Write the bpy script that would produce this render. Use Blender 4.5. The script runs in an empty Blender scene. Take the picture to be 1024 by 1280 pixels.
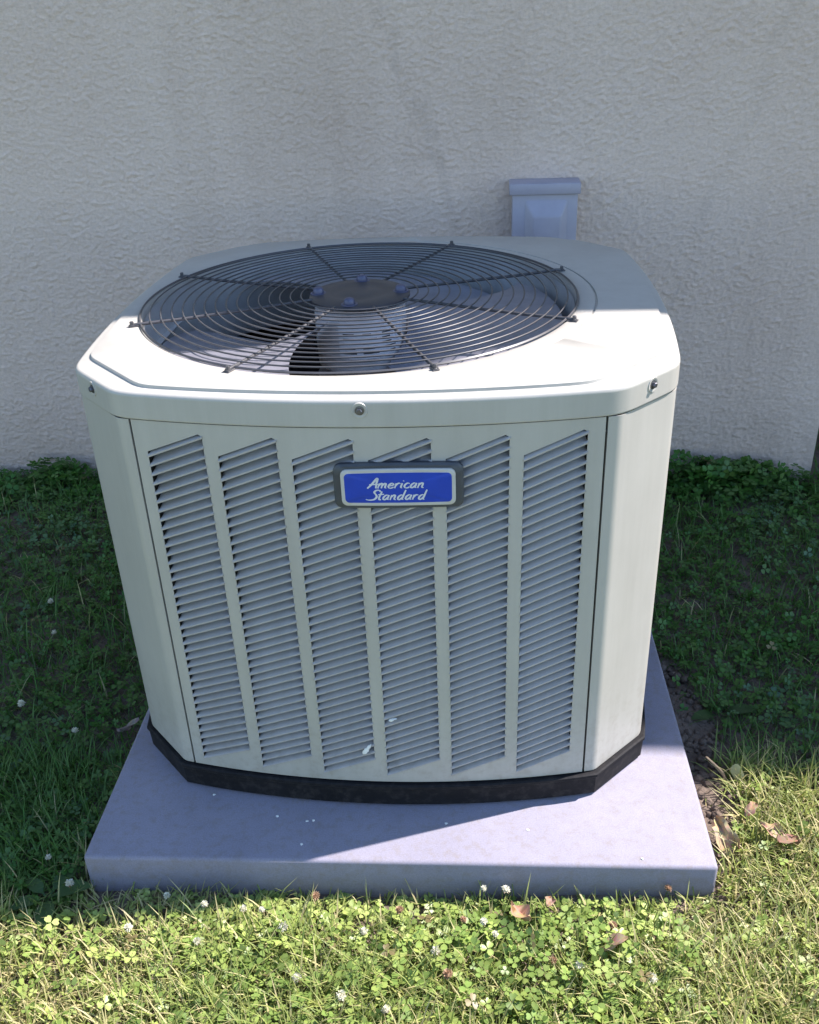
import bpy, bmesh, math, random
import numpy as np
from mathutils import Vector, Matrix

rnd = random.Random(7)
rng = np.random.default_rng(11)
S = bpy.context.scene
COL = S.collection

# ------------------------------------------------------------------ camera
F_PX, PH, PW = 1203.7, 1280.0, 1024.0
CAM = Vector((0.17948, -1.69016, 1.30839))
PITCH, YAW, ROLL = 0.505924, 0.090387, -0.041056
_f = Vector((-math.sin(YAW)*math.cos(PITCH), math.cos(YAW)*math.cos(PITCH), -math.sin(PITCH)))
_r = Vector((math.cos(YAW), math.sin(YAW), 0.0))
_u = _r.cross(_f)
R_ = _r*math.cos(ROLL) + _u*math.sin(ROLL)
U_ = -_r*math.sin(ROLL) + _u*math.cos(ROLL)
cam_data = bpy.data.cameras.new('camera')
cam = bpy.data.objects.new('camera', cam_data)
COL.objects.link(cam)
cam.matrix_world = Matrix(((R_.x, U_.x, -_f.x, CAM.x), (R_.y, U_.y, -_f.y, CAM.y), (R_.z, U_.z, -_f.z, CAM.z), (0, 0, 0, 1)))
cam_data.sensor_fit = 'VERTICAL'
cam_data.sensor_height = 24.0
cam_data.lens = 24.0*F_PX/PH
cam_data.clip_start = 0.05
cam_data.clip_end = 3000
S.camera = cam

def at(px, py, axis, val):
    """a pixel's line of sight met with the plane axis = val"""
    d = _f + R_*((px-PW/2)/F_PX) - U_*((py-PH/2)/F_PX)
    t = (val-CAM[axis])/d[axis]
    return CAM + d*t

# ------------------------------------------------------------------ light
SUN = Vector((0.775, 0.27, 1.0)).normalized()
world = bpy.data.worlds.new('World')
S.world = world
world.use_nodes = True
nt = world.node_tree
sky = nt.nodes.new('ShaderNodeTexSky')
sky.sky_type = 'NISHITA'
sky.sun_disc = False
sky.sun_elevation = math.asin(SUN.z)
sky.sun_rotation = math.atan2(SUN.x, SUN.y)
sky.air_density = 1.0
sky.dust_density = 0.15
sky.ozone_density = 2.6
bgn = nt.nodes['Background']
nt.links.new(sky.outputs[0], bgn.inputs[0])
bgn.inputs[1].default_value = 0.135
sd = bpy.data.lights.new('sun', 'SUN')
sd.energy = 5.0
sd.angle = math.radians(0.5)
sd.color = (1.0, 0.93, 0.90)
so = bpy.data.objects.new('sun', sd)
COL.objects.link(so)
so.location = (5, 2, 8)
so.rotation_euler = (-SUN).to_track_quat('-Z', 'Y').to_euler()
S.view_settings.view_transform = 'Standard'
S.view_settings.look = 'None'
S.view_settings.gamma = 1.0
S.view_settings.exposure = 1.22
S.cycles.max_bounces = 8
S.cycles.diffuse_bounces = 4

# ------------------------------------------------------------------ materials
def mat(name, col, rough=0.6, metal=0.0, var=0.0, vscale=8.0, col2=None, bump=0.0, bscale=300.0, bdist=0.002,
        spec=0.5, stretch=(1, 1, 1), coat=0.0):
    m = bpy.data.materials.new(name)
    m.use_nodes = True
    n, l = m.node_tree.nodes, m.node_tree.links
    b = n['Principled BSDF']
    b.inputs['Base Color'].default_value = (*col, 1)
    b.inputs['Roughness'].default_value = rough
    b.inputs['Metallic'].default_value = metal
    b.inputs['Specular IOR Level'].default_value = spec
    b.inputs['Coat Weight'].default_value = coat
    tc = n.new('ShaderNodeTexCoord')
    mp = n.new('ShaderNodeMapping')
    mp.inputs['Scale'].default_value = stretch
    l.new(tc.outputs['Object'], mp.inputs[0])
    if var > 0:
        nz = n.new('ShaderNodeTexNoise')
        nz.inputs['Scale'].default_value = vscale
        nz.inputs['Detail'].default_value = 8
        nz.inputs['Roughness'].default_value = 0.65
        l.new(mp.outputs[0], nz.inputs['Vector'])
        rp = n.new('ShaderNodeValToRGB')
        c2 = col2 if col2 else tuple(c*(1-var) for c in col)
        c1 = col if col2 else tuple(min(1, c*(1+var*0.6)) for c in col)
        rp.color_ramp.elements[0].position = 0.3
        rp.color_ramp.elements[1].position = 0.7
        rp.color_ramp.elements[0].color = (*c2, 1)
        rp.color_ramp.elements[1].color = (*c1, 1)
        l.new(nz.outputs[0], rp.inputs[0])
        l.new(rp.outputs[0], b.inputs['Base Color'])
    if bump > 0:
        nb = n.new('ShaderNodeTexNoise')
        nb.inputs['Scale'].default_value = bscale
        nb.inputs['Detail'].default_value = 4
        l.new(mp.outputs[0], nb.inputs['Vector'])
        bp = n.new('ShaderNodeBump')
        bp.inputs['Strength'].default_value = bump
        bp.inputs['Distance'].default_value = bdist
        l.new(nb.outputs[0], bp.inputs['Height'])
        l.new(bp.outputs[0], b.inputs['Normal'])
    return m

def leaf_mat(name, rough=0.5, trans=0.35, attr='Col'):
    m = bpy.data.materials.new(name)
    m.use_nodes = True
    n, l = m.node_tree.nodes, m.node_tree.links
    b = n['Principled BSDF']
    b.inputs['Roughness'].default_value = rough
    b.inputs['Specular IOR Level'].default_value = 0.35
    a = n.new('ShaderNodeAttribute')
    a.attribute_name = attr
    nz = n.new('ShaderNodeTexNoise')
    nz.inputs['Scale'].default_value = 260
    tc = n.new('ShaderNodeTexCoord')
    l.new(tc.outputs['Object'], nz.inputs['Vector'])
    mx = n.new('ShaderNodeMix')
    mx.data_type = 'RGBA'
    mx.blend_type = 'MULTIPLY'
    mx.inputs['Factor'].default_value = 0.35
    l.new(a.outputs['Color'], mx.inputs['A'])
    l.new(nz.outputs['Color'], mx.inputs['B'])
    l.new(a.outputs['Color'], b.inputs['Base Color'])
    t = n.new('ShaderNodeBsdfTranslucent')
    l.new(a.outputs['Color'], t.inputs['Color'])
    ms = n.new('ShaderNodeMixShader')
    ms.inputs[0].default_value = trans
    l.new(b.outputs[0], ms.inputs[1])
    l.new(t.outputs[0], ms.inputs[2])
    l.new(ms.outputs[0], n['Material Output'].inputs[0])
    return m

M = {}
M['paint'] = mat('powder_coat', (0.445, 0.425, 0.385), 0.38, var=0.06, vscale=5, bump=0.12, bscale=420, bdist=0.0006)
M['louvre'] = mat('louvre_coat', (0.43, 0.41, 0.40), 0.45, var=0.10, vscale=14, bump=0.1, bscale=420, bdist=0.0006)
M['base'] = mat('black_base_plastic', (0.009, 0.0088, 0.011), 0.7, spec=0.25, var=0.35, vscale=18, bump=0.2, bscale=250, bdist=0.001)
M['wire'] = mat('grille_coating', (0.07, 0.068, 0.072), 0.36, var=0.2, vscale=40)
M['hub'] = mat('hub_coating', (0.05, 0.048, 0.055), 0.42, var=0.25, vscale=30)
M['bolt'] = mat('bolt_zinc', (0.09, 0.095, 0.16), 0.4, metal=0.2, var=0.2, vscale=60)
M['screw'] = mat('screw_steel', (0.16, 0.16, 0.18), 0.35, metal=0.8)
M['alu'] = mat('fan_aluminium', (0.30, 0.295, 0.34), 0.34, metal=0.3, var=0.2, vscale=25, stretch=(1, 1, 1))
M['motor'] = mat('motor_steel', (0.74, 0.73, 0.74), 0.35, metal=0.2, var=0.15, vscale=20)
M['label'] = mat('motor_label', (0.82, 0.82, 0.84), 0.5, var=0.12, vscale=60)
M['ink'] = mat('label_ink', (0.05, 0.05, 0.06), 0.6)
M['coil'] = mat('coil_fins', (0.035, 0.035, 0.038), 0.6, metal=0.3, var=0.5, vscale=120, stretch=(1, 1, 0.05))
M['copper'] = mat('copper_pipe', (0.55, 0.24, 0.12), 0.3, metal=0.9, var=0.3, vscale=40)
M['inner'] = mat('inner_steel', (0.55, 0.55, 0.55), 0.5, metal=0.3, var=0.2, vscale=12)
M['dark'] = mat('compressor_black', (0.02, 0.02, 0.022), 0.45)
M['badge'] = mat('badge_grey_plastic', (0.06, 0.065, 0.075), 0.45, var=0.2, vscale=30)
M['badge_rim'] = mat('badge_silver', (0.52, 0.50, 0.46), 0.35, var=0.06, vscale=40)
M['badge_blue'] = mat('badge_blue', (0.004, 0.045, 0.42), 0.5, var=0.12, vscale=25)
M['badge_text'] = mat('badge_lettering', (0.62, 0.63, 0.66), 0.4)
M['pvc'] = mat('grey_pvc', (0.37, 0.35, 0.425), 0.4, var=0.12, vscale=9, bump=0.1, bscale=200, bdist=0.0006)
M['foam'] = mat('pipe_insulation', (0.025, 0.025, 0.027), 0.75, bump=0.4, bscale=120)
M['timber'] = mat('weathered_timber', (0.20, 0.085, 0.05), 0.8, var=0.5, vscale=6, stretch=(1, 12, 12), bump=0.5, bscale=30)
M['fascia'] = mat('white_trim', (0.72, 0.71, 0.68), 0.5, var=0.08)
M['shingle'] = mat('asphalt_shingle', (0.09, 0.085, 0.08), 0.9, var=0.4, vscale=20, bump=0.5, bscale=200)
M['drop'] = mat('chalky_white', (0.78, 0.78, 0.74), 0.8, var=0.15, vscale=150)
M['flower'] = leaf_mat('clover_petal', 0.6, 0.3)
M['leaf'] = leaf_mat('clover_leaf', 0.38, 0.36)
M['blade'] = leaf_mat('grass_blade', 0.5, 0.35)
M['dry'] = leaf_mat('dry_leaf', 0.75, 0.2)

# concrete pad: fine speckle and faint trowel marks
def pad_material():
    m = mat('cast_pad', (0.26, 0.245, 0.30), 0.75, var=0.10, vscale=6, bump=0.15, bscale=700, bdist=0.0012)
    n, l = m.node_tree.nodes, m.node_tree.links
    b = n['Principled BSDF']
    src = b.inputs['Base Color'].links[0].from_socket
    tc = [x for x in n if x.type == 'TEX_COORD'][0]
    sp = n.new('ShaderNodeTexNoise')
    sp.inputs['Scale'].default_value = 420
    sp.inputs['Detail'].default_value = 3
    l.new(tc.outputs['Object'], sp.inputs['Vector'])
    rp = n.new('ShaderNodeValToRGB')
    rp.color_ramp.elements[0].position = 0.35
    rp.color_ramp.elements[0].color = (0.86, 0.86, 0.86, 1)
    rp.color_ramp.elements[1].position = 0.65
    rp.color_ramp.elements[1].color = (1.08, 1.08, 1.08, 1)
    l.new(sp.outputs[0], rp.inputs[0])
    mx = n.new('ShaderNodeMix')
    mx.data_type = 'RGBA'
    mx.blend_type = 'MULTIPLY'
    mx.inputs['Factor'].default_value = 0.8
    l.new(src, mx.inputs['A'])
    l.new(rp.outputs[0], mx.inputs['B'])
    l.new(mx.outputs['Result'], b.inputs['Base Color'])
    return m
M['pad'] = pad_material()

def stucco_material():
    m = bpy.data.materials.new('dashed_stucco')
    m.use_nodes = True
    n, l = m.node_tree.nodes, m.node_tree.links
    b = n['Principled BSDF']
    b.inputs['Roughness'].default_value = 0.9
    b.inputs['Specular IOR Level'].default_value = 0.2
    tc = n.new('ShaderNodeTexCoord')
    def noise(scale, det, rough, st=(1, 1, 1)):
        mp = n.new('ShaderNodeMapping')
        mp.inputs['Scale'].default_value = st
        l.new(tc.outputs['Object'], mp.inputs[0])
        nz = n.new('ShaderNodeTexNoise')
        nz.inputs['Scale'].default_value = scale
        nz.inputs['Detail'].default_value = det
        nz.inputs['Roughness'].default_value = rough
        l.new(mp.outputs[0], nz.inputs['Vector'])
        return nz
    big = noise(1.3, 5, 0.6)
    streak = noise(1.6, 5, 0.6, (1.6, 1.6, 0.22))
    fine = noise(120, 5, 0.7, (1, 1, 1.6))
    r1 = n.new('ShaderNodeValToRGB')
    r1.color_ramp.elements[0].position = 0.3
    r1.color_ramp.elements[0].color = (0.81, 0.635, 0.545, 1)
    r1.color_ramp.elements[1].position = 0.72
    r1.color_ramp.elements[1].color = (0.88, 0.71, 0.615, 1)
    l.new(big.outputs[0], r1.inputs[0])
    r2 = n.new('ShaderNodeValToRGB')
    r2.color_ramp.elements[0].position = 0.30
    r2.color_ramp.elements[0].color = (0.84, 0.82, 0.80, 1)
    r2.color_ramp.elements[1].position = 0.5
    r2.color_ramp.elements[1].color = (1, 1, 1, 1)
    l.new(streak.outputs[0], r2.inputs[0])
    r3 = n.new('ShaderNodeValToRGB')
    r3.color_ramp.elements[0].position = 0.30
    r3.color_ramp.elements[0].color = (0.80, 0.79, 0.78, 1)
    r3.color_ramp.elements[1].position = 0.6
    r3.color_ramp.elements[1].color = (1.05, 1.05, 1.05, 1)
    l.new(fine.outputs[0], r3.inputs[0])
    prev = r1.outputs[0]
    for r in (r2, r3):
        mx = n.new('ShaderNodeMix')
        mx.data_type = 'RGBA'
        mx.blend_type = 'MULTIPLY'
        mx.inputs['Factor'].default_value = 0.75
        l.new(prev, mx.inputs['A'])
        l.new(r.outputs[0], mx.inputs['B'])
        prev = mx.outputs['Result']
    # faint old water runs: thin wavering lines down the wall
    sx = n.new('ShaderNodeSeparateXYZ')
    l.new(tc.outputs['Object'], sx.inputs[0])
    wob = noise(7, 4, 0.6)
    def math_(op, a_, b_=None):
        q = n.new('ShaderNodeMath')
        q.operation = op
        for k, v in enumerate((a_, b_)):
            if v is None: continue
            if isinstance(v, (int, float)): q.inputs[k].default_value = v
            else: l.new(v, q.inputs[k])
        return q.outputs[0]
    for (pa_, pb_, amt) in (((472, 0), (545, 215), 0.075), ((965, 70), (865, 320), 0.045), ((300, 150), (330, 290), 0.02)):
        A_, B_ = at(*pa_, 1, 1.03), at(*pb_, 1, 1.03)
        kx = (B_.x-A_.x)/(B_.z-A_.z)
        zo = math_('ADD', sx.outputs[2], -0.086)
        xl = math_('ADD', math_('MULTIPLY', math_('SUBTRACT', zo, A_.z), kx), A_.x)
        dx = math_('ABSOLUTE', math_('ADD', math_('SUBTRACT', sx.outputs[0], xl), math_('MULTIPLY', math_('SUBTRACT', wob.outputs[0], 0.5), 0.16)))
        mr = n.new('ShaderNodeMapRange')
        mr.interpolation_type = 'SMOOTHSTEP'
        mr.inputs['From Min'].default_value = 0.003
        mr.inputs['From Max'].default_value = 0.034
        mr.inputs['To Min'].default_value = amt*1.6
        mr.inputs['To Max'].default_value = 0.0
        l.new(dx, mr.inputs['Value'])
        gaps = n.new('ShaderNodeMapRange')
        gaps.inputs['From Min'].default_value = 0.38
        gaps.inputs['From Max'].default_value = 0.60
        l.new(noise(9, 6, 0.75).outputs[0], gaps.inputs['Value'])
        keep = math_('SUBTRACT', 1.0, math_('MULTIPLY', mr.outputs[0], gaps.outputs[0]))
        mx = n.new('ShaderNodeMix')
        mx.data_type = 'RGBA'
        mx.blend_type = 'MULTIPLY'
        mx.inputs['Factor'].default_value = 1.0
        l.new(prev, mx.inputs['A'])
        l.new(keep, mx.inputs['B'])
        prev = mx.outputs['Result']
    # soil splash along the foot of the wall
    mz = n.new('ShaderNodeMapRange')
    mz.inputs['From Min'].default_value = 0.30
    mz.inputs['From Max'].default_value = 0.05
    l.new(sx.outputs[2], mz.inputs['Value'])
    spl = math_('MULTIPLY', mz.outputs[0], noise(14, 6, 0.7).outputs[0])
    mx = n.new('ShaderNodeMix')
    mx.data_type = 'RGBA'
    l.new(math_('MULTIPLY', spl, 0.7), mx.inputs['Factor'])
    l.new(prev, mx.inputs['A'])
    mx.inputs['B'].default_value = (0.30, 0.24, 0.20, 1)
    prev = mx.outputs['Result']
    l.new(prev, b.inputs['Base Color'])
    nb = noise(280, 4, 0.75, (1, 1, 1.4))
    bp = n.new('ShaderNodeBump')
    bp.inputs['Strength'].default_value = 0.9
    bp.inputs['Distance'].default_value = 0.005
    l.new(nb.outputs[0], bp.inputs['Height'])
    l.new(bp.outputs[0], b.inputs['Normal'])
    return m
M['stucco'] = stucco_material()

def weather(m, streak_amt, dirt_col, dirt_amt, zmax):
    """rain streaks, dust blotches and splashed soil near the bottom"""
    n, l = m.node_tree.nodes, m.node_tree.links
    b = n['Principled BSDF']
    src = b.inputs['Base Color'].links[0].from_socket
    geo = n.new('ShaderNodeNewGeometry')
    def nz(scale, st, det=6):
        mp = n.new('ShaderNodeMapping')
        mp.inputs['Scale'].default_value = st
        l.new(geo.outputs['Position'], mp.inputs[0])
        t = n.new('ShaderNodeTexNoise')
        t.inputs['Scale'].default_value = scale
        t.inputs['Detail'].default_value = det
        t.inputs['Roughness'].default_value = 0.7
        l.new(mp.outputs[0], t.inputs['Vector'])
        return t.outputs[0]
    r = n.new('ShaderNodeValToRGB')
    r.color_ramp.elements[0].position = 0.30
    r.color_ramp.elements[0].color = (1-streak_amt, 1-streak_amt*1.05, 1-streak_amt*1.15, 1)
    r.color_ramp.elements[1].position = 0.62
    r.color_ramp.elements[1].color = (1, 1, 1, 1)
    l.new(nz(26, (1, 1, 0.07)), r.inputs[0])
    mx = n.new('ShaderNodeMix')
    mx.data_type = 'RGBA'
    mx.blend_type = 'MULTIPLY'
    mx.inputs['Factor'].default_value = 1.0
    l.new(src, mx.inputs['A'])
    l.new(r.outputs[0], mx.inputs['B'])
    sp = n.new('ShaderNodeSeparateXYZ')
    l.new(geo.outputs['Position'], sp.inputs[0])
    mz = n.new('ShaderNodeMapRange')
    mz.inputs['From Min'].default_value = zmax
    mz.inputs['From Max'].default_value = zmax*0.25
    l.new(sp.outputs[2], mz.inputs['Value'])
    r2 = n.new('ShaderNodeValToRGB')
    r2.color_ramp.elements[0].position = 0.48
    r2.color_ramp.elements[0].color = (0, 0, 0, 1)
    r2.color_ramp.elements[1].position = 0.66
    r2.color_ramp.elements[1].color = (1, 1, 1, 1)
    l.new(nz(55, (1, 1, 1), 9), r2.inputs[0])
    mu = n.new('ShaderNodeMath')
    mu.operation = 'MULTIPLY'
    l.new(mz.outputs[0], mu.inputs[0])
    l.new(r2.outputs[0], mu.inputs[1])
    m3 = n.new('ShaderNodeMath')
    m3.operation = 'MULTIPLY'
    l.new(mu.outputs[0], m3.inputs[0])
    m3.inputs[1].default_value = dirt_amt
    m4 = n.new('ShaderNodeMix')
    m4.data_type = 'RGBA'
    l.new(m3.outputs[0], m4.inputs['Factor'])
    l.new(mx.outputs['Result'], m4.inputs['A'])
    m4.inputs['B'].default_value = (*dirt_col, 1)
    l.new(m4.outputs['Result'], b.inputs['Base Color'])
weather(M['paint'], 0.09, (0.30, 0.26, 0.21), 0.45, 0.28)
weather(M['louvre'], 0.12, (0.28, 0.25, 0.21), 0.5, 0.35)
weather(M['base'], 0.25, (0.07, 0.06, 0.055), 0.35, 0.10)
weather(M['pad'], 0.05, (0.20, 0.165, 0.13), 0.45, 0.5)
M['soil'] = mat('bare_soil', (0.19, 0.145, 0.115), 0.95, var=0.5, vscale=22, col2=(0.085, 0.06, 0.045), bump=0.9, bscale=90, bdist=0.01)

# ------------------------------------------------------------------ helpers
ORIGIN = {}
def tag(o, label=None, cat=None, group=None, kind=None):
    if label: o['label'] = label
    if cat: o['category'] = cat
    if group: o['group'] = group
    if kind: o['kind'] = kind
    return o

def thing(name, loc, label, cat, group=None):
    o = bpy.data.objects.new(name, None)
    o.empty_display_size = 0.05
    COL.objects.link(o)
    o.location = loc
    ORIGIN[o.name] = Vector(loc)
    return tag(o, label, cat, group)

def link(name, me, material, parent=None):
    o = bpy.data.objects.new(name, me)
    COL.objects.link(o)
    if material is not None and not me.materials:
        me.materials.append(material)
    if parent is not None:
        o.parent = parent
        ORIGIN[o.name] = ORIGIN.get(parent.name, Vector())
    return o

def mesh(name, verts, faces, smooth=None):
    me = bpy.data.meshes.new(name)
    me.from_pydata([tuple(v) for v in verts], [], faces)
    me.update()
    if smooth is not None:
        me.polygons.foreach_set('use_smooth', [True]*len(me.polygons))
        me.set_sharp_from_angle(angle=math.radians(smooth))
    return me

def part(name, vf, material, parent=None, smooth=35):
    """verts are world coordinates; they are moved to the parent's origin"""
    v, f = vf
    o = ORIGIN.get(parent.name, Vector()) if parent else Vector()
    me = mesh(name, [(p[0]-o.x, p[1]-o.y, p[2]-o.z) for p in v], f, smooth)
    return link(name, me, material, parent)

def join(*vfs):
    V, Fc = [], []
    for v, f in vfs:
        k = len(V)
        V += [tuple(p) for p in v]
        Fc += [tuple(i+k for i in q) for q in f]
    return V, Fc

def box(x0, x1, y0, y1, z0, z1, bev=0.0, seg=2):
    bm = bmesh.new()
    vs = [bm.verts.new(p) for p in ((x0, y0, z0), (x1, y0, z0), (x1, y1, z0), (x0, y1, z0), (x0, y0, z1), (x1, y0, z1), (x1, y1, z1), (x0, y1, z1))]
    for q in ((3, 2, 1, 0), (4, 5, 6, 7), (0, 1, 5, 4), (1, 2, 6, 5), (2, 3, 7, 6), (3, 0, 4, 7)):
        bm.faces.new([vs[i] for i in q])
    if bev > 0:
        bmesh.ops.bevel(bm, geom=list(bm.edges), offset=bev, segments=seg, profile=0.5, affect='EDGES')
    return bm_vf(bm)

def bm_vf(bm):
    bm.verts.index_update()
    v = [tuple(x.co) for x in bm.verts]
    f = [tuple(x.index for x in q.verts) for q in bm.faces]
    bm.free()
    return v, f

def xf(vf, m):
    return [tuple(m @ Vector(p)) for p in vf[0]], vf[1]

def lathe(profile, c, n=32, cap0=False, cap1=False):
    """profile [(r, z)] turned about the vertical axis through c"""
    V, Fc = [], []
    for r, z in profile:
        for k in range(n):
            a = 2*math.pi*k/n
            V.append((c[0]+r*math.cos(a), c[1]+r*math.sin(a), c[2]+z))
    for i in range(len(profile)-1):
        for k in range(n):
            a, b = i*n+k, i*n+(k+1) % n
            Fc.append((a, b, b+n, a+n))
    if cap0: Fc.append(tuple(range(n-1, -1, -1)))
    if cap1: Fc.append(tuple(range((len(profile)-1)*n, len(profile)*n)))
    return V, Fc

def tube(pts, rad, n=8, closed=False, caps=True):
    pts = [Vector(p) for p in pts]
    N = len(pts)
    rads = rad if isinstance(rad, (list, tuple)) else [rad]*N
    V, Fc = [], []
    prev = None
    for i, p in enumerate(pts):
        if closed: t = pts[(i+1) % N]-pts[i-1]
        else: t = pts[min(i+1, N-1)]-pts[max(i-1, 0)]
        t.normalize()
        if prev is None:
            a = Vector((0, 0, 1)) if abs(t.z) < 0.9 else Vector((1, 0, 0))
            x = t.cross(a).normalized()
        else:
            x = (prev-t*prev.dot(t)).normalized()
        y = t.cross(x)
        prev = x
        for k in range(n):
            a = 2*math.pi*k/n
            V.append(tuple(p+(x*math.cos(a)+y*math.sin(a))*rads[i]))
    for i in range(N if closed else N-1):
        j = (i+1) % N
        for k in range(n):
            Fc.append((i*n+k, i*n+(k+1) % n, j*n+(k+1) % n, j*n+k))
    if caps and not closed:
        Fc.append(tuple(range(n-1, -1, -1)))
        Fc.append(tuple(range((N-1)*n, N*n)))
    return V, Fc

def strip(path, z0, z1, thick, inward):
    """a bent sheet: plan path extruded from z0 to z1, given real thickness on the inward side"""
    P = [Vector((p[0], p[1])) for p in path]
    N = len(P)
    Q = []
    for i in range(N):
        t = (P[min(i+1, N-1)]-P[max(i-1, 0)]).normalized()
        nrm = Vector((-t.y, t.x))*inward
        Q.append(P[i]+nrm*thick)
    V = [(p.x, p.y, z) for z in (z0, z1) for p in P]+[(p.x, p.y, z) for z in (z0, z1) for p in Q]
    Fc = []
    for i in range(N-1):
        Fc.append((i, i+1, N+i+1, N+i))
        Fc.append((2*N+i+1, 2*N+i, 3*N+i, 3*N+i+1))
        Fc.append((N+i, N+i+1, 3*N+i+1, 3*N+i))
        Fc.append((i+1, i, 2*N+i, 2*N+i+1))
    Fc.append((0, N, 3*N, 2*N))
    Fc.append((N-1, 2*N+N-1, 3*N+N-1, 2*N-1))
    return V, Fc

def catmull(pts, sub=6):
    pts = [Vector(p) for p in pts]
    if len(pts) < 3: return pts
    P = [pts[0]*2-pts[1]]+pts+[pts[-1]*2-pts[-2]]
    out = []
    for i in range(1, len(P)-2):
        for k in range(sub):
            t = k/sub
            a, b, c, d = P[i-1], P[i], P[i+1], P[i+2]
            out.append(0.5*((2*b)+(c-a)*t+(2*a-5*b+4*c-d)*t*t+(3*b-a-3*c+d)*t**3))
    out.append(pts[-1])
    return out

# ------------------------------------------------------------------ setting: ground, house
GZ = -0.086
WALL_Y = 1.03
CORNER_X = 1.172
def ground_height(x, y):
    return GZ + 0.010*np.sin(2.1*x+0.6)*np.cos(1.7*y+1.1) + 0.006*np.sin(5.3*x+3.1*y)
def ground():
    xs = np.concatenate([[-900, -200, -40, -10], np.linspace(-3, 3, 90), [10, 40, 200, 900]])
    ys = np.concatenate([[-900, -200, -40, -10], np.linspace(-3, 3, 90), [10, 40, 200, 900]])
    V, Fc = [], []
    for y in ys:
        for x in xs:
            near = abs(x) < 3.01 and abs(y) < 3.01
            V.append((x, y, float(ground_height(x, y)) + (rnd.uniform(-0.006, 0.006) if near else 0) if near else GZ))
    n = len(xs)
    for j in range(len(ys)-1):
        for i in range(n-1):
            Fc.append((j*n+i, j*n+i+1, (j+1)*n+i+1, (j+1)*n+i))
    m = M['soil']
    # bare earth close to the house, turning to lawn colour beyond the modelled lawn
    nn, l = m.node_tree.nodes, m.node_tree.links
    b = nn['Principled BSDF']
    src = b.inputs['Base Color'].links[0].from_socket
    geo = nn.new('ShaderNodeNewGeometry')
    ln = nn.new('ShaderNodeVectorMath')
    ln.operation = 'LENGTH'
    l.new(geo.outputs['Position'], ln.inputs[0])
    mr = nn.new('ShaderNodeMapRange')
    mr.inputs['From Min'].default_value = 2.0
    mr.inputs['From Max'].default_value = 2.8
    l.new(ln.outputs['Value'], mr.inputs['Value'])
    nz = nn.new('ShaderNodeTexNoise')
    nz.inputs['Scale'].default_value = 9
    nz.inputs['Detail'].default_value = 10
    l.new(geo.outputs['Position'], nz.inputs['Vector'])
    rp = nn.new('ShaderNodeValToRGB')
    rp.color_ramp.elements[0].position = 0.35
    rp.color_ramp.elements[0].color = (0.05, 0.075, 0.02, 1)
    rp.color_ramp.elements[1].position = 0.65
    rp.color_ramp.elements[1].color = (0.13, 0.16, 0.045, 1)
    l.new(nz.outputs[0], rp.inputs[0])
    mx = nn.new('ShaderNodeMix')
    mx.data_type = 'RGBA'
    l.new(mr.outputs[0], mx.inputs['Factor'])
    l.new(src, mx.inputs['A'])
    l.new(rp.outputs[0], mx.inputs['B'])
    l.new(mx.outputs['Result'], b.inputs['Base Color'])
    o = part('ground', (V, Fc), m, smooth=60)
    tag(o, kind='structure')
ground()

def vnoise(x, y, seed):
    """value noise on arrays"""
    r = np.random.default_rng(seed)
    T = r.random((257, 257))
    xi, yi = np.floor(x).astype(int), np.floor(y).astype(int)
    fx, fy = x-xi, y-yi
    fx, fy = fx*fx*(3-2*fx), fy*fy*(3-2*fy)
    g = lambda a, b: T[(xi+a) % 257, (yi+b) % 257]
    return (g(0, 0)*(1-fx)+g(1, 0)*fx)*(1-fy)+(g(0, 1)*(1-fx)+g(1, 1)*fx)*fy

def grid_mesh(name, X, Y, Z, n, m):
    me = bpy.data.meshes.new(name)
    me.vertices.add(n*m)
    me.vertices.foreach_set('co', np.stack([X, Y, Z], -1).astype(np.float32).ravel())
    j, i = np.meshgrid(np.arange(m-1), np.arange(n-1), indexing='ij')
    a = (j*n+i).ravel()
    idx = np.stack([a, a+1, a+n+1, a+n], -1).astype(np.int32)
    me.loops.add(idx.size)
    me.loops.foreach_set('vertex_index', idx.ravel())
    me.polygons.add(len(idx))
    me.polygons.foreach_set('loop_start', np.arange(len(idx), dtype=np.int32)*4)
    me.polygons.foreach_set('use_smooth', np.ones(len(idx), dtype=bool))
    me.update(calc_edges=True)
    return me

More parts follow.
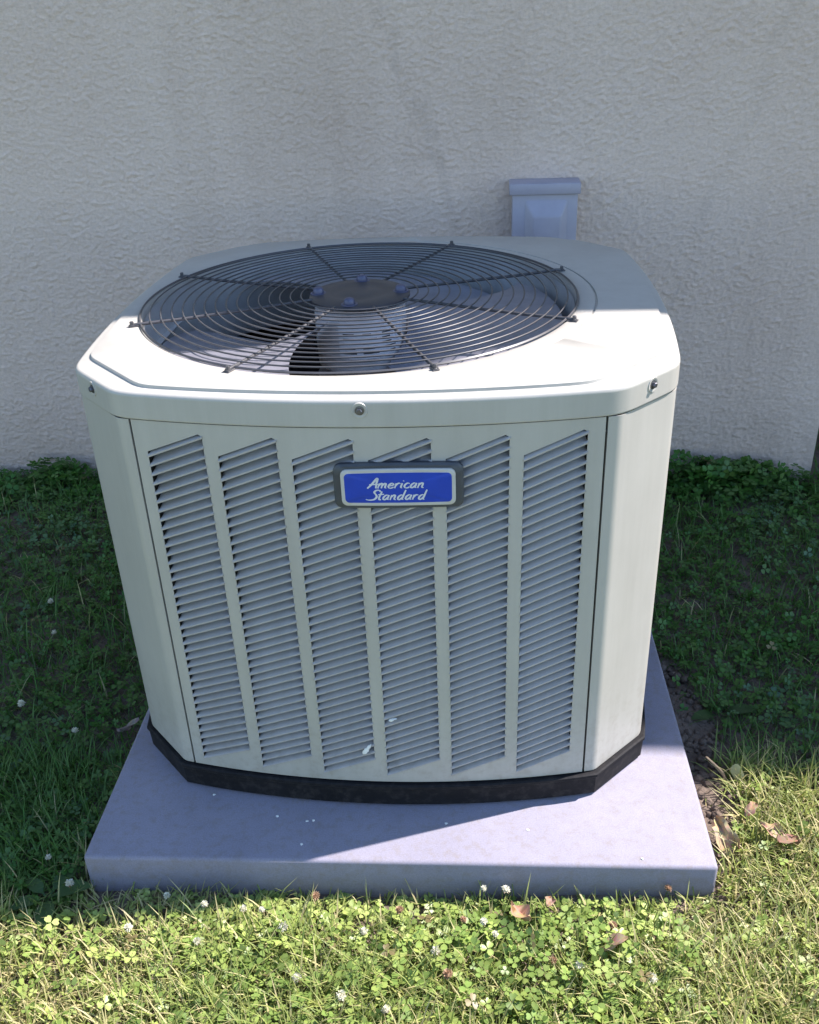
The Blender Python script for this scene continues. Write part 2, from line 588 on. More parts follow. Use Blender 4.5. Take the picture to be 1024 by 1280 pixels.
def house():
    h = thing('house', (0, WALL_Y, GZ), 'grey beige stucco house wall rising behind the air conditioner', 'house')
    # thrown stucco relief in real geometry on the part of the wall near the unit
    x0, x1, z0, z1, st = -1.65, CORNER_X, -0.15, 1.62, 0.0036
    n, m = int((x1-x0)/st)+1, int((z1-z0)/st)+1
    gx, gz = np.meshgrid(np.linspace(x0, x1, n), np.linspace(z0, z1, m))
    gx, gz = gx.ravel(), gz.ravel()
    # lumps a little wider than tall, leaning slightly, with flat troughs
    wx = gx+0.004*(vnoise(gx*70, gz*70, 6)-0.5)
    wz = gz+0.004*(vnoise(gx*70+9, gz*70+5, 7)-0.5)
    a = vnoise(wx*110+wz*14, wz*200, 1)
    b = vnoise(wx*210-wz*40, wz*275, 2)
    c = vnoise(gx*9, gz*12, 3)
    d = np.clip(0.55*a+0.45*b-0.44, 0, 1)**0.9*(0.78+0.44*c)
    y = WALL_Y - 0.0078*d + 0.005*(vnoise(gx*2.2, gz*2.2, 4)-0.5)
    edge = np.clip((x1-gx)/0.02, 0, 1)
    y = y*edge + (1-edge)*(WALL_Y-0.001)
    me = grid_mesh('wall', gx, y-WALL_Y, gz-GZ, n, m)
    o = link('wall', me, M['stucco'], h)
    # the rest of the wall: box behind, butted 4 mm behind the relief sheet
    part('wall', box(-7, CORNER_X-0.001, WALL_Y+0.006, 7.5, -0.3, 3.22), M['stucco'], h, None)
    # overhanging eave that throws the shade
    ex, ey, ez = 7.0, 0.70, 3.24
    part('soffit', box(-7.3, ex, ey, 7.8, ez-0.02, ez), M['fascia'], h, None)
    part('fascia', box(-7.3, ex, ey-0.02, ey, ez-0.04, ez+0.13), M['fascia'], h, None)
    part('roof', ([(-7.35, ey-0.05, ez+0.135), (ex+0.05, ey-0.05, ez+0.135), (ex+0.05, 4.2, ez+1.5), (-7.35, 4.2, ez+1.5),
                   (-7.35, 7.85, ez+0.135), (ex+0.05, 7.85, ez+0.135),
                   (-7.35, ey-0.05, ez+0.115), (ex+0.05, ey-0.05, ez+0.115), (-7.35, 7.85, ez+0.115), (ex+0.05, 7.85, ez+0.115)],
                  [(0, 1, 2, 3), (3, 2, 5, 4), (6, 7, 1, 0), (4, 5, 9, 8), (0, 3, 4, 8, 6), (1, 7, 9, 5, 2), (6, 8, 9, 7)]), M['shingle'], h, None)
    # board clad wall set back beyond the corner
    for k in range(24):
        z = GZ-0.02+k*0.138
        part('board', ([(CORNER_X, 1.40, z), (6.9, 1.40, z), (6.9, 1.412, z+0.146), (CORNER_X, 1.412, z+0.146), (CORNER_X, 1.43, z), (6.9, 1.43, z), (6.9, 1.43, z+0.146), (CORNER_X, 1.43, z+0.146)],
                       [(0, 1, 2, 3), (7, 6, 5, 4), (0, 4, 5, 1), (3, 2, 6, 7), (0, 3, 7, 4), (1, 5, 6, 2)]), M['timber'], h, None)
    gp = [(0, 0.0), (-0.02, -0.085), (-0.07, -0.085), (-0.10, -0.03), (-0.10, 0.0)]
    V, Fc = [], []
    for x in (-7.3, ex):
        for a_, b_ in gp: V.append((x, ey-0.022+a_*0.5, ez+0.10+b_))
    for i in range(4): Fc.append((i, i+1, 6+i, 5+i))
    g = part('gutter', (V, Fc), M['fascia'], h, None)
house()

# ------------------------------------------------------------------ equipment pad
PYAW = 0.0187
PAD = (-0.5249, 0.5569, -0.5599, 0.60)
def pad():
    t = box(PAD[0], PAD[1], PAD[2], PAD[3], -0.105, 0.0, 0.007, 3)
    mt = Matrix.Rotation(PYAW, 4, 'Z')
    o = part('equipment_pad', xf(t, mt), M['pad'], None, 40)
    tag(o, 'blue grey slab pad under the air conditioner', 'pad')
pad()
def in_pad(x, y, m=0.0):
    c, s = math.cos(PYAW), math.sin(PYAW)
    u, v = x*c+y*s, -x*s+y*c
    return (u > PAD[0]-m) & (u < PAD[1]+m) & (v > PAD[2]-m) & (v < PAD[3]+m)

# ------------------------------------------------------------------ air conditioner
CY = 0.05                       # middle of the unit in y
HB, HT, HC = 0.0555, 0.7450, 0.7965
SX = 0.3526                     # seam of the front panel
KF = 0.0364/0.3526**2
FAN = (-0.0535, 0.0459)
FR = 0.394
def Fy(x): return -0.43 + KF*x*x
def Gx(y): return 0.492 - 0.022*((y-CY)/0.34)**2
AC = thing('air_conditioner', (0, CY, 0), 'pale grey green outdoor air conditioner with slanted louvres and round fan grille', 'air conditioner')

def fillet(path, r=0.014, sub=5):
    P = [Vector(p) for p in path]
    out = [P[0]]
    for i in range(1, len(P)-1):
        a, b, c = P[i-1], P[i], P[i+1]
        d1, d2 = (a-b), (c-b)
        k = min(r, d1.length*0.45, d2.length*0.45)
        p, q = b+d1.normalized()*k, b+d2.normalized()*k
        for s in range(sub+1):
            t = s/sub
            out.append(p*(1-t)**2+b*2*t*(1-t)+q*t*t)
    out.append(P[-1])
    return out

CA, CB = (0.374, Fy(0.374)), (0.47, -0.2904)       # chamfer corners, front right
SY0 = -0.262                                        # side panel seam
def corner_path(off=0.0, sx=1, sy=1):
    a = (SX+0.0035, Fy(SX+0.0035))
    base = fillet([a, CA, CB, (Gx(SY0), SY0)], 0.02)
    out = []
    for i, p in enumerate(base):
        t = (base[min(i+1, len(base)-1)]-base[max(i-1, 0)]).normalized()
        q = p+Vector((t.y, -t.x))*off
        out.append((sx*q.x, CY+(q.y-CY)*sy))
    return out

def octagon(off=0.0, n=24):
    """whole plan outline, counter-clockwise from the front left"""
    pts = []
    fr = [(x, Fy(x)) for x in np.linspace(-CA[0], CA[0], n)]
    sd_ = [(Gx(y), y) for y in np.linspace(CB[1], 2*CY-CB[1], n)]
    bk = [(-x, 2*CY-y) for x, y in fr]
    sl = [(-x, 2*CY-y) for x, y in sd_]
    for s in (fr, sd_, bk, sl): pts += s
    P = [Vector(p) for p in pts]
    N = len(P)
    out = []
    for i in range(N):
        t = (P[(i+1) % N]-P[i-1]).normalized()
        out.append(P[i]+Vector((t.y, -t.x))*off)
    return out

def ring_loft(rings, cap_top=False):
    n = len(rings[0])
    V, Fc = [], []
    for r in rings: V += [tuple(p) for p in r]
    for i in range(len(rings)-1):
        for k in range(n):
            a, b = i*n+k, i*n+(k+1) % n
            Fc.append((a, b, b+n, a+n))
    if cap_top: Fc.append(tuple(range((len(rings)-1)*n, len(rings)*n)))
    return V, Fc

def oct_ring(off, z): return [(p.x, p.y, z) for p in octagon(off)]

# base pan with a small flange
part('base_pan', ring_loft([oct_ring(-0.002, 0.001), oct_ring(0.004, 0.006), oct_ring(0.006, 0.044), oct_ring(0.009, 0.0475),
                            oct_ring(0.009, 0.0525), oct_ring(0.006, 0.0545), oct_ring(-0.06, 0.0545), oct_ring(-0.40, 0.05)], True), M['base'], AC, 30)

# four corner posts: bent sheet, edges turned in
for sx in (1, -1):
    for sy in (1, -1):
        pth = corner_path(0.0, sx, sy)
        a, b = Vector(pth[0]), Vector(pth[-1])
        pth = [(a.x-0.0015*sx, a.y+0.012*sy)]+pth+[(b.x-0.012*sx, b.y+0.0015*sy)]
        part('corner_post', strip(pth, HB+0.0015, HT, 0.0014, 1 if sx*sy > 0 else -1), M['paint'], AC, 40)

# louvred panels -----------------------------------------------------
NC, CP, CW = 6, 0.11365, 0.0925
CX0 = -0.3335
SL = 0.037/0.0925                        # rise of the slots along the panel
ZL0, ZL1 = 0.0715, 0.6905                # lower left and upper left corner of a slot column
NL = 39
PL = 0.01612
def panel_sheet(P, half, cols, ztop, zbot, th=0.0012):
    """P(u, d) -> plan point on the panel, d inward; cols = [(u0, u1)]"""
    V, Fc = [], []
    def quad(u0, u1, zb0, zt0, zb1, zt1, left, right):
        k = len(V)
        for d in (0.0, th):
            for u, z in ((u0, zb0), (u1, zb1), (u1, zt1), (u0, zt0)):
                x, y = P(u, d)
                V.append((x, y, z))
        Fc.append((k, k+1, k+2, k+3))
        Fc.append((k+7, k+6, k+5, k+4))
        for i in range(4):
            if (i == 1 and not right) or (i == 3 and not left): continue
            j = (i+1) % 4
            Fc.append((k+i, k+4+i, k+4+j, k+j))
    cuts = [-half]
    for a, b in cols: cuts += [a, b]
    cuts.append(half)
    for i in range(len(cuts)-1):
        a, b = cuts[i], cuts[i+1]
        ns = 6
        hole = (i % 2 == 1)
        us = np.linspace(a, b, ns+1)
        if hole: us[-2] = b-0.006
        for k in range(ns):
            u0, u1 = us[k], us[k+1]
            if not hole:
                quad(u0, u1, zbot, ztop, zbot, ztop, k == 0, k == ns-1)
            else:
                l0, l1 = ZL0+SL*(u0-a), ZL0+SL*(u1-a)
                h0, h1 = ZL1+SL*(u0-a)+0.003, ZL1+SL*(u1-a)+0.003
                # the upper right corner of each slot column is rounded
                if k == ns-1: h1 -= 0.006
                quad(u0, u1, zbot, l0, zbot, l1, False, False)
                quad(u0, u1, h0, ztop, h1, ztop, False, False)
    bm = bmesh.new()
    vs = [bm.verts.new(p) for p in V]
    for q in Fc: bm.faces.new([vs[i] for i in q])
    bmesh.ops.remove_doubles(bm, verts=list(bm.verts), dist=1e-6)
    return bm_vf(bm)

def fin_vf():
    """one louvre: a lip flush with the sheet, then a slope running in and up behind the one above"""
    L = CW-0.0028
    prof = [(-0.0012, 0.0000), (-0.0016, 0.0028), (0.0006, 0.0044), (0.0070, 0.0074), (0.0140, 0.0108), (0.0195, 0.0152), (0.0208, 0.0149), (0.0150, 0.0098), (0.0074, 0.0060), (0.0006, 0.0)]
    V, Fc = [], []
    xs = [-L/2-0.0024, -L/2+0.003, 0.0, L/2-0.012, L/2-0.004, L/2+0.0026]
    sc = [0.70, 1.0, 1.0, 1.0, 0.74, 0.42]        # both ends curl down and leave a dark corner
    n = len(prof)
    for x, s in zip(xs, sc):
        for d, z in prof:
            V.append((x, d, SL*x + (z*s if d > 0.002 else z)))
    for i in range(len(xs)-1):
        for k in range(n):
            a, b = i*n+k, i*n+(k+1) % n
            Fc.append((a, a+n, b+n, b))
    Fc.append(tuple(range(n)))
    Fc.append(tuple(range((len(xs)-1)*n+n-1, (len(xs)-1)*n-1, -1)))
    return V, Fc

cols = [(CX0+CP*k, CX0+CP*k+CW) for k in range(NC)]
fp = part('front_panel', panel_sheet(lambda u, d: (u, Fy(u)+d), SX, cols, HT, HB+0.0015), M['paint'], AC, 30)
fin_me = mesh('louvre', *fin_vf(), 28)
fin_me.materials.append(M['louvre'])
for c, (a, b) in enumerate(cols):
    xc = (a+b)/2
    ang = math.atan(2*KF*xc)
    for k in range(NL):
        o = bpy.data.objects.new('louvre', fin_me)
        COL.objects.link(o)
        o.parent = fp
        z = ZL0 + SL*CW/2 + k*PL
        o.location = (xc+rnd.uniform(-0.0002, 0.0002), Fy(xc)-CY+rnd.uniform(-0.0002, 0.0002), z+rnd.uniform(-0.00025, 0.00025))
        o.rotation_euler = (rnd.uniform(-0.012, 0.012), 0, ang)

# side and back panels, their louvres joined (out of sight from the front)
def other_panel(name, P, half, cols, rotf):
    o = part(name, panel_sheet(P, half, cols, HT, HB+0.0015), M['paint'], AC, 30)
    v, f = fin_vf()
    V, Fc = [], []
    for a, b in cols:
        uc = (a+b)/2
        sc = (b-a)/CW
        for k in range(NL):
            z0 = ZL0+SL*(b-a)/2+k*PL
            base = len(V)
            for x, d, z in v:
                X, Y = P(uc+x*sc, d)
                V.append((X, Y, z0+z))
            Fc += [tuple(i+base for i in q) for q in f]
    l = part('louvre_field', (V, Fc), M['louvre'], o, 28)
    tag(l, kind='stuff')
    return o
other_panel('back_panel', lambda u, d: (-u, 2*CY-Fy(u)-d), SX, cols, 0)
hs = CY-SY0-0.0035
ks = (2*hs)/(2*SX)
scols = [(a*ks, b*ks) for a, b in cols]
other_panel('side_panel', lambda u, d: (Gx(CY+u)-d, CY+u), hs, scols, 0)
other_panel('side_panel', lambda u, d: (-Gx(CY-u)+d, CY-u), hs, scols, 0)

# top cover ----------------------------------------------------------
TH = np.linspace(0, 2*np.pi, 288, endpoint=False)
def r_out(df=0.0, ds=0.0, dc=0.0):
    """distance from the fan axis to the cover outline along each direction (offsets push outward)"""
    lo, hi = np.full(TH.shape, 0.2), np.full(TH.shape, 0.9)
    cx, sy = np.cos(TH), np.sin(TH)
    nrm = Vector((-(CA[1]-CB[1]), (CA[0]-CB[0]))).normalized()
    if nrm.x < 0: nrm = -nrm
    c0 = nrm.x*CA[0]+nrm.y*(CA[1]-CY)
    for _ in range(40):
        r = (lo+hi)/2
        x, y = FAN[0]+r*cx, FAN[1]+r*sy-CY
        ay, ax = np.abs(y), np.abs(x)
        fr = (ay-(-(np.vectorize(Fy)(x)-CY))-df) < 0
        sdm = (ax-(0.492-0.022*(y/0.34)**2)-ds) < 0
        ch = (nrm.x*ax+nrm.y*(-ay)-c0-dc) < 0
        ok = fr & sdm & ch
        lo, hi = np.where(ok, r, lo), np.where(ok, hi, r)
    for _ in range(3):          # soften the corners like a bent sheet
        lo = 0.25*np.roll(lo, 1)+0.5*lo+0.25*np.roll(lo, -1)
    return lo
def polar(r, z):
    r, z = np.broadcast_to(r, TH.shape), np.broadcast_to(z, TH.shape)
    return [(FAN[0]+a*math.cos(t), FAN[1]+a*math.sin(t), float(h)) for a, t, h in zip(r, TH, z)]
RO = r_out(0.0025, 0.0025, 0.0025)
RC = r_out(-0.016, -0.016, -0.034)
def top_cover():
    # the pressed arc beside the fan runs only round its right side
    dev = np.abs((TH-math.radians(22)+np.pi) % (2*np.pi)-np.pi)
    GD = 0.003*np.clip((math.radians(62)-dev)/0.25, 0, 1)
    rings = [polar(FR+0.004, HC-0.055), polar(FR, HC-0.045), polar(FR, HC-0.008), polar(FR+0.0025, HC-0.0022), polar(FR+0.007, HC),
             polar(np.minimum(0.4275, RC-0.0105), HC), polar(np.minimum(0.4282, RC-0.0098), HC-GD), polar(np.minimum(0.4312, RC-0.0068), HC-GD), polar(np.minimum(0.4320, RC-0.006), HC),
             polar(RC-0.002, HC), polar(RC, HC-0.0008), polar(RC+0.0008, HC-0.0052), polar(RC+0.003, HC-0.0058),
             polar(RO-0.0065, HC-0.0068), polar(RO-0.0035, HC-0.0075), polar(RO-0.001, HC-0.0098), polar(RO, HC-0.0130), polar(RO, HC-0.0145),
             polar(RO, HT+0.0045), polar(RO, HT+0.0030), polar(RO-0.0010, HT+0.0018), polar(RO-0.0022, HT+0.0028), polar(RO-0.0025, HC-0.02)]
    o = part('top_cover', ring_loft(rings), M['paint'], AC, 50)
    return o
TOP = top_cover()
# fixing screws in dished seats round the skirt
def skirt_screw(x, y, nx, ny):
    n = Vector((nx, ny, 0)).normalized()
    q = n.to_track_quat('Z', 'Y').to_matrix().to_4x4()
    q.translation = Vector((x, y, 0.7735))
    seat = lathe([(0.0125, -0.0005), (0.0115, 0.0012), (0.0085, 0.0012), (0.0065, -0.0002)], (0, 0, 0), 20)
    s = part('screw_seat', xf(seat, q), M['paint'], TOP, 50)
    hexh = lathe([(0.0068, 0.0001), (0.0068, 0.0012), (0.0045, 0.0016)], (0, 0, 0), 16)
    hh = lathe([(0.0044, 0.001), (0.0044, 0.0048), (0.0036, 0.0056)], (0, 0, 0), 6, cap1=True)
    part('screw', xf(join(hexh, hh), q), M['screw'], TOP, 25)
skirt_screw(0.0, Fy(0)-0.0025, 0, -1)
cm = Vector(((CA[0]+CB[0])/2, (CA[1]+CB[1])/2))
cn = Vector((CB[1]-CA[1], -(CB[0]-CA[0]))).normalized()
for sx in (1, -1):
    for sy in (1, -1):
        p = cm+cn*0.0027
        skirt_screw(p.x*sx, CY+(p.y-CY)*sy, cn.x*sx, cn.y*sy)

# fan grille ---------------------------------------------------------
GRL = part('fan_grille', lathe([(FR+0.003, 0.001), (FR+0.0052, 0.0032), (FR+0.003, 0.0054), (FR+0.0008, 0.0032), (FR+0.003, 0.001)], (FAN[0], FAN[1], HC-0.0005), 128), M['wire'], AC, 60)
for k in range(15):
    r = 0.3795-k*0.01940
    zz = HC+0.0052+rnd.uniform(-0.0004, 0.0004)+0.004*(1-(r/0.4)**2)
    part('ring_wire', tube([(FAN[0]+r*math.cos(t), FAN[1]+r*math.sin(t), zz) for t in np.linspace(0, 2*np.pi, 96, endpoint=False)], 0.00145+rnd.uniform(-0.0001, 0.0001), 6, True), M['wire'], GRL, 80)
for k in range(8):
    a = math.radians(22.5+45*k)
    d = Vector((math.cos(a), math.sin(a), 0))
    c = Vector((FAN[0], FAN[1], 0))
    pts = []
    for r, z in ((0.085, HC+0.0062), (0.2, HC+0.0040), (0.32, HC+0.0022), (0.390, HC+0.0030), (0.398, HC+0.0035), (0.408, HC+0.0030)):
        pts.append(c+d*r+Vector((0, 0, z)))
    sp = part('spoke', tube(pts, 0.0029, 8), M['wire'], GRL, 80)
    # clip and screw that hold the spoke's end
    m = Matrix.Translation(c+d*0.408+Vector((0, 0, HC)))@Matrix.Rotation(a, 4, 'Z')
    part('clip', xf(box(-0.011, 0.009, -0.0055, 0.0055, 0.0003, 0.0022, 0.0006, 1), m), M['wire'], GRL, 30)
    part('clip_screw', xf(join(lathe([(0.0052, 0.0023), (0.0052, 0.0035), (0.0036, 0.004)], (0.003, 0, 0), 12), lathe([(0.0036, 0.0035), (0.0036, 0.0085), (0.0028, 0.0095)], (0.003, 0, 0), 6, cap1=True)), m), M['wire'], GRL, 30)
hub = part('hub_plate', lathe([(0.093, 0.004), (0.093, 0.0075), (0.089, 0.0105), (0.060, 0.0125), (0.052, 0.0108), (0.034, 0.0108), (0.030, 0.0118), (0.002, 0.0122)], (FAN[0], FAN[1], HC-0.0015), 48, cap1=True), M['hub'], GRL, 40)
for a in (3, 93, 183, 263):
    a = math.radians(a)
    p = (FAN[0]+0.076*math.cos(a), FAN[1]+0.076*math.sin(a), HC+0.0100)
    part('bolt', join(lathe([(0.0150, -0.001), (0.0150, 0.0008), (0.0110, 0.0012)], p, 20), lathe([(0.0100, 0.0008), (0.0100, 0.0060), (0.0082, 0.0095), (0.0045, 0.0115)], p, 16, cap1=True)), M['bolt'], GRL, 30)

# inside the unit ----------------------------------------------------
part('fan_shroud', lathe([(FR-0.0015, -0.012), (FR-0.0015, -0.13), (FR+0.012, -0.16), (FR+0.014, -0.16), (FR+0.001, -0.128), (FR+0.001, -0.058)], (FAN[0], FAN[1], HC), 96), M['inner'], AC, 40)
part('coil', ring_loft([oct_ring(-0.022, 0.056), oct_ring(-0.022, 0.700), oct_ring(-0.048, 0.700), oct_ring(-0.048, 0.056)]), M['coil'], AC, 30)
part('partition', ring_loft([oct_ring(-0.004, 0.720), oct_ring(-0.06, 0.722), [(FAN[0]+(FR+0.005)*math.cos(math.atan2(p.y-FAN[1], p.x-FAN[0])), FAN[1]+(FR+0.005)*math.sin(math.atan2(p.y-FAN[1], p.x-FAN[0])), 0.70) for p in octagon(0)]]), M['inner'], AC, 30)
MOT = part('fan_motor', lathe([(0.050, -0.0005), (0.076, -0.004), (0.084, -0.012), (0.084, -0.022), (0.0855, -0.023), (0.0855, -0.095), (0.084, -0.096), (0.084, -0.118), (0.070, -0.132), (0.020, -0.136), (0.010, -0.137), (0.010, -0.17)], (FAN[0], FAN[1], HC), 40), M['motor'], AC, 30)
V, Fc = [], []
for k, t in enumerate(np.linspace(math.radians(-112), math.radians(-24), 14)):
    for z in (-0.028, -0.090):
        V.append((FAN[0]+0.0862*math.cos(t), FAN[1]+0.0862*math.sin(t), HC+z))
for k in range(13): Fc.append((2*k+1, 2*k+3, 2*k+2, 2*k))
part('motor_label', (V, Fc), M['label'], MOT, 60)
V, Fc = [], []
for row in range(5):
    z = -0.042-row*0.009
    for seg in range(3):
        t0 = math.radians(-106+seg*24)
        t1 = t0+math.radians(rnd.uniform(9, 20))
        k = len(V)
        for t in (t0, (t0+t1)/2, t1):
            for dz in (0, -0.0022): V.append((FAN[0]+0.0866*math.cos(t), FAN[1]+0.0866*math.sin(t), HC+z+dz))
        Fc += [(k+1, k+3, k+2, k), (k+3, k+5, k+4, k+2)]
part('label_print', (V, Fc), M['ink'], MOT, 60)

def blade_vf(a0):
    """a cupped, pitched sheet blade sweeping about 74 degrees"""
    V, Fc = [], []
    na, nr = 14, 10
    for side in (0, 1):
        for i in range(na+1):
            t = i/na
            for j in range(nr+1):
                s = j/nr
                r = 0.092+s*(0.374-0.092)
                half = math.radians(33+16*s)
                a = a0+(t-0.5)*2*half+math.radians(9)*s*s
                z = HC-0.064+(t-0.5)*(0.085-0.030*s)+0.012*math.sin(math.pi*t)*s-side*0.0016
                if (i in (0, na)) and j == nr: r -= 0.012
                V.append((FAN[0]+r*math.cos(a), FAN[1]+r*math.sin(a), z))
    n1 = (na+1)*(nr+1)
    for i in range(na):
        for j in range(nr):
            a = i*(nr+1)+j
            Fc.append((a, a+nr+1, a+nr+2, a+1))
            Fc.append((n1+a+1, n1+a+nr+2, n1+a+nr+1, n1+a))
    rim = [i*(nr+1) for i in range(na+1)]+[na*(nr+1)+j for j in range(1, nr+1)]+[i*(nr+1)+nr for i in range(na-1, -1, -1)]+[j for j in range(nr-1, 0, -1)]
    for k in range(len(rim)):
        a, b = rim[k], rim[(k+1) % len(rim)]
        Fc.append((a, b, n1+b, n1+a))
    return V, Fc
FANO = part('fan', lathe([(0.012, -0.150), (0.085, -0.146), (0.088, -0.141), (0.012, -0.139)], (FAN[0], FAN[1], HC), 40), M['alu'], AC, 40)
for a in (80, 204, 338):
    part('blade', blade_vf(math.radians(a)), M['alu'], FANO, 40)
part('compressor', lathe([(0.085, 0.056), (0.09, 0.07), (0.09, 0.30), (0.08, 0.335), (0.05, 0.355), (0.01, 0.362)], (-0.02, 0.02, 0), 32, cap1=True), M['dark'], AC, 40)
pp = [(0.05, -0.1, 0.10), (0.06, -0.12, 0.40), (0.0, -0.2, 0.46), (-0.12, -0.22, 0.46), (-0.2, -0.2, 0.40), (-0.22, -0.18, 0.10)]
part('copper_pipe', tube(catmull(pp, 8), 0.008, 10), M['copper'], AC, 60)

# maker's badge ------------------------------------------------------
BX, BZ = 0.051, 0.6545
def rrect(w, h, r, bow=0.0, n=6):
    out = []
    for cx, cz, a0 in ((w/2-r, h/2-r, 0), (-w/2+r, h/2-r, 90), (-w/2+r, -h/2+r, 180), (w/2-r, -h/2+r, 270)):
        for k in range(n+1):
            a = math.radians(a0+90*k/n)
            x, z = cx+r*math.cos(a), cz+r*math.sin(a)
            out.append((x, z+bow*(1-(2*x/w)**2)*(1 if z > 0 else -1)))
        # long edges get points of their own so that they can bow
        nx = {0: -1, 180: 1}.get(a0)
        if nx:
            for s in (0.25, 0.5, 0.75):
                x = nx*(s*2-1)*(w/2-r)
                z = (h/2) if a0 == 0 else -h/2
                out.append((x, z+bow*(1-(2*x/w)**2)*(1 if z > 0 else -1)))
    return out
def badge_layer(w, h, r, y0, y1, bev, bow=0.0, bend=0.0):
    o = rrect(w, h, r, bow)
    i = [(x*(1-2*bev/w), z*(1-2*bev/h)) for x, z in o]
    by = lambda x, y: 2*KF*BX*x+y
    rings = [[(BX+x, by(x, y0), BZ+z) for x, z in o], [(BX+x, by(x, y1+bev), BZ+z) for x, z in o], [(BX+x, by(x, y1), BZ+z) for x, z in i]]
    V, Fc = ring_loft(rings)
    n = len(o)
    k = len(V)
    V.append((BX, by(0, y1), BZ))
    for q in range(n): Fc.append((2*n+q, 2*n+(q+1) % n, k))
    return V, [tuple(reversed(f)) for f in Fc]
Y0 = Fy(BX)
BAD = part('badge', badge_layer(0.192, 0.072, 0.012, Y0+0.001, Y0-0.0085, 0.003, 0.0015), M['badge'], AC, 40)
part('badge_rim', badge_layer(0.169, 0.0585, 0.009, Y0-0.008, Y0-0.0125, 0.0012, 0.0012), M['badge_rim'], BAD, 40)
part('badge_face', badge_layer(0.158, 0.0478, 0.0065, Y0-0.012, Y0-0.0130, 0.0004, 0.0010), M['badge_blue'], BAD, 40)

GL = {
 'A': (0.56, [[(-0.08, 0.0), (0.10, 0.35), (0.36, 1.0), (0.40, 0.45), (0.44, 0.0)], [(-0.02, 0.36), (0.25, 0.40), (0.56, 0.36)]]),
 'm': (0.60, [[(0.02, 0.5), (0.0, 0.0)], [(0.01, 0.25), (0.13, 0.48), (0.21, 0.44), (0.21, 0.0)], [(0.22, 0.25), (0.34, 0.48), (0.42, 0.44), (0.42, 0.08), (0.52, 0.02)]]),
 'e': (0.42, [[(0.04, 0.22), (0.22, 0.28), (0.29, 0.40), (0.19, 0.50), (0.06, 0.38), (0.01, 0.18), (0.09, 0.02), (0.22, 0.02), (0.34, 0.12)]]),
 'r': (0.35, [[(0.02, 0.5), (0.0, 0.0)], [(0.01, 0.22), (0.10, 0.44), (0.20, 0.50), (0.28, 0.44)]]),
 'i': (0.20, [[(0.03, 0.5), (0.01, 0.10), (0.10, 0.02)], [(0.06, 0.68), (0.08, 0.74)]]),
 'c': (0.38, [[(0.28, 0.42), (0.18, 0.50), (0.05, 0.38), (0.01, 0.18), (0.09, 0.02), (0.22, 0.02), (0.32, 0.12)]]),
 'a': (0.46, [[(0.30, 0.42), (0.18, 0.50), (0.05, 0.36), (0.01, 0.16), (0.07, 0.02), (0.18, 0.08), (0.28, 0.30)], [(0.32, 0.50), (0.28, 0.10), (0.38, 0.02)]]),
 'n': (0.44, [[(0.02, 0.5), (0.0, 0.0)], [(0.01, 0.25), (0.13, 0.47), (0.24, 0.46), (0.24, 0.08), (0.36, 0.02)]]),
 'S': (0.50, [[(0.50, 0.82), (0.42, 0.98), (0.22, 0.96), (0.14, 0.76), (0.28, 0.54), (0.36, 0.30), (0.24, 0.06), (-0.02, 0.0), (-0.26, 0.06)]]),
 't': (0.28, [[(0.10, 0.86), (0.03, 0.30), (0.06, 0.04), (0.18, 0.04)], [(-0.08, 0.54), (0.10, 0.56), (0.28, 0.58)]]),
 'd': (0.48, [[(0.30, 0.42), (0.18, 0.50), (0.05, 0.36), (0.01, 0.16), (0.07, 0.02), (0.18, 0.08), (0.28, 0.30)], [(0.36, 1.0), (0.30, 0.40), (0.28, 0.08), (0.38, 0.02)]]),
}
def lettering(word, x0, z0, width, height, y, shear=0.30):
    tot = sum(GL[c][0] for c in word)
    kx = width/tot
    V, Fc = [], []
    x, nstroke = 0.0, 0
    for c in word:
        for st in GL[c][1]:
            pts = catmull([(p[0], p[1], 0) for p in st], 6)
            pts = [Vector((x0+(x+p.x)*kx+shear*p.y*height, z0+p.y*height)) for p in pts]
            k = len(V)
            n = len(pts)
            dy = y-0.00004*(nstroke % 9)
            nstroke += 1
            for i, p in enumerate(pts):
                t = (pts[min(i+1, n-1)]-pts[max(i-1, 0)]).normalized()
                w = 0.00112*(0.55+0.75*abs(t.x*0.35+t.y*0.94))*(0.75+0.25*math.sin(math.pi*i/(n-1)))*(1.15 if c in 'AS' else 1.0)
                nn = Vector((-t.y, t.x))*w
                for q in (p+nn, p-nn): V.append((q.x, dy+2*KF*BX*(q.x-BX), q.y))
            for i in range(n-1):
                Fc.append((k+2*i, k+2*i+1, k+2*i+3, k+2*i+2))
        x += GL[c][0]
    return V, Fc
def text(word, *a):
    V, Fc = lettering(word, *a)
    part('lettering', (V, Fc), M['badge_text'], BAD, None)
text('American', 0.0075, 0.6545, 0.083, 0.0165, Y0-0.01335)
text('Standard', 0.0085, 0.6350, 0.083, 0.0165, Y0-0.01335)

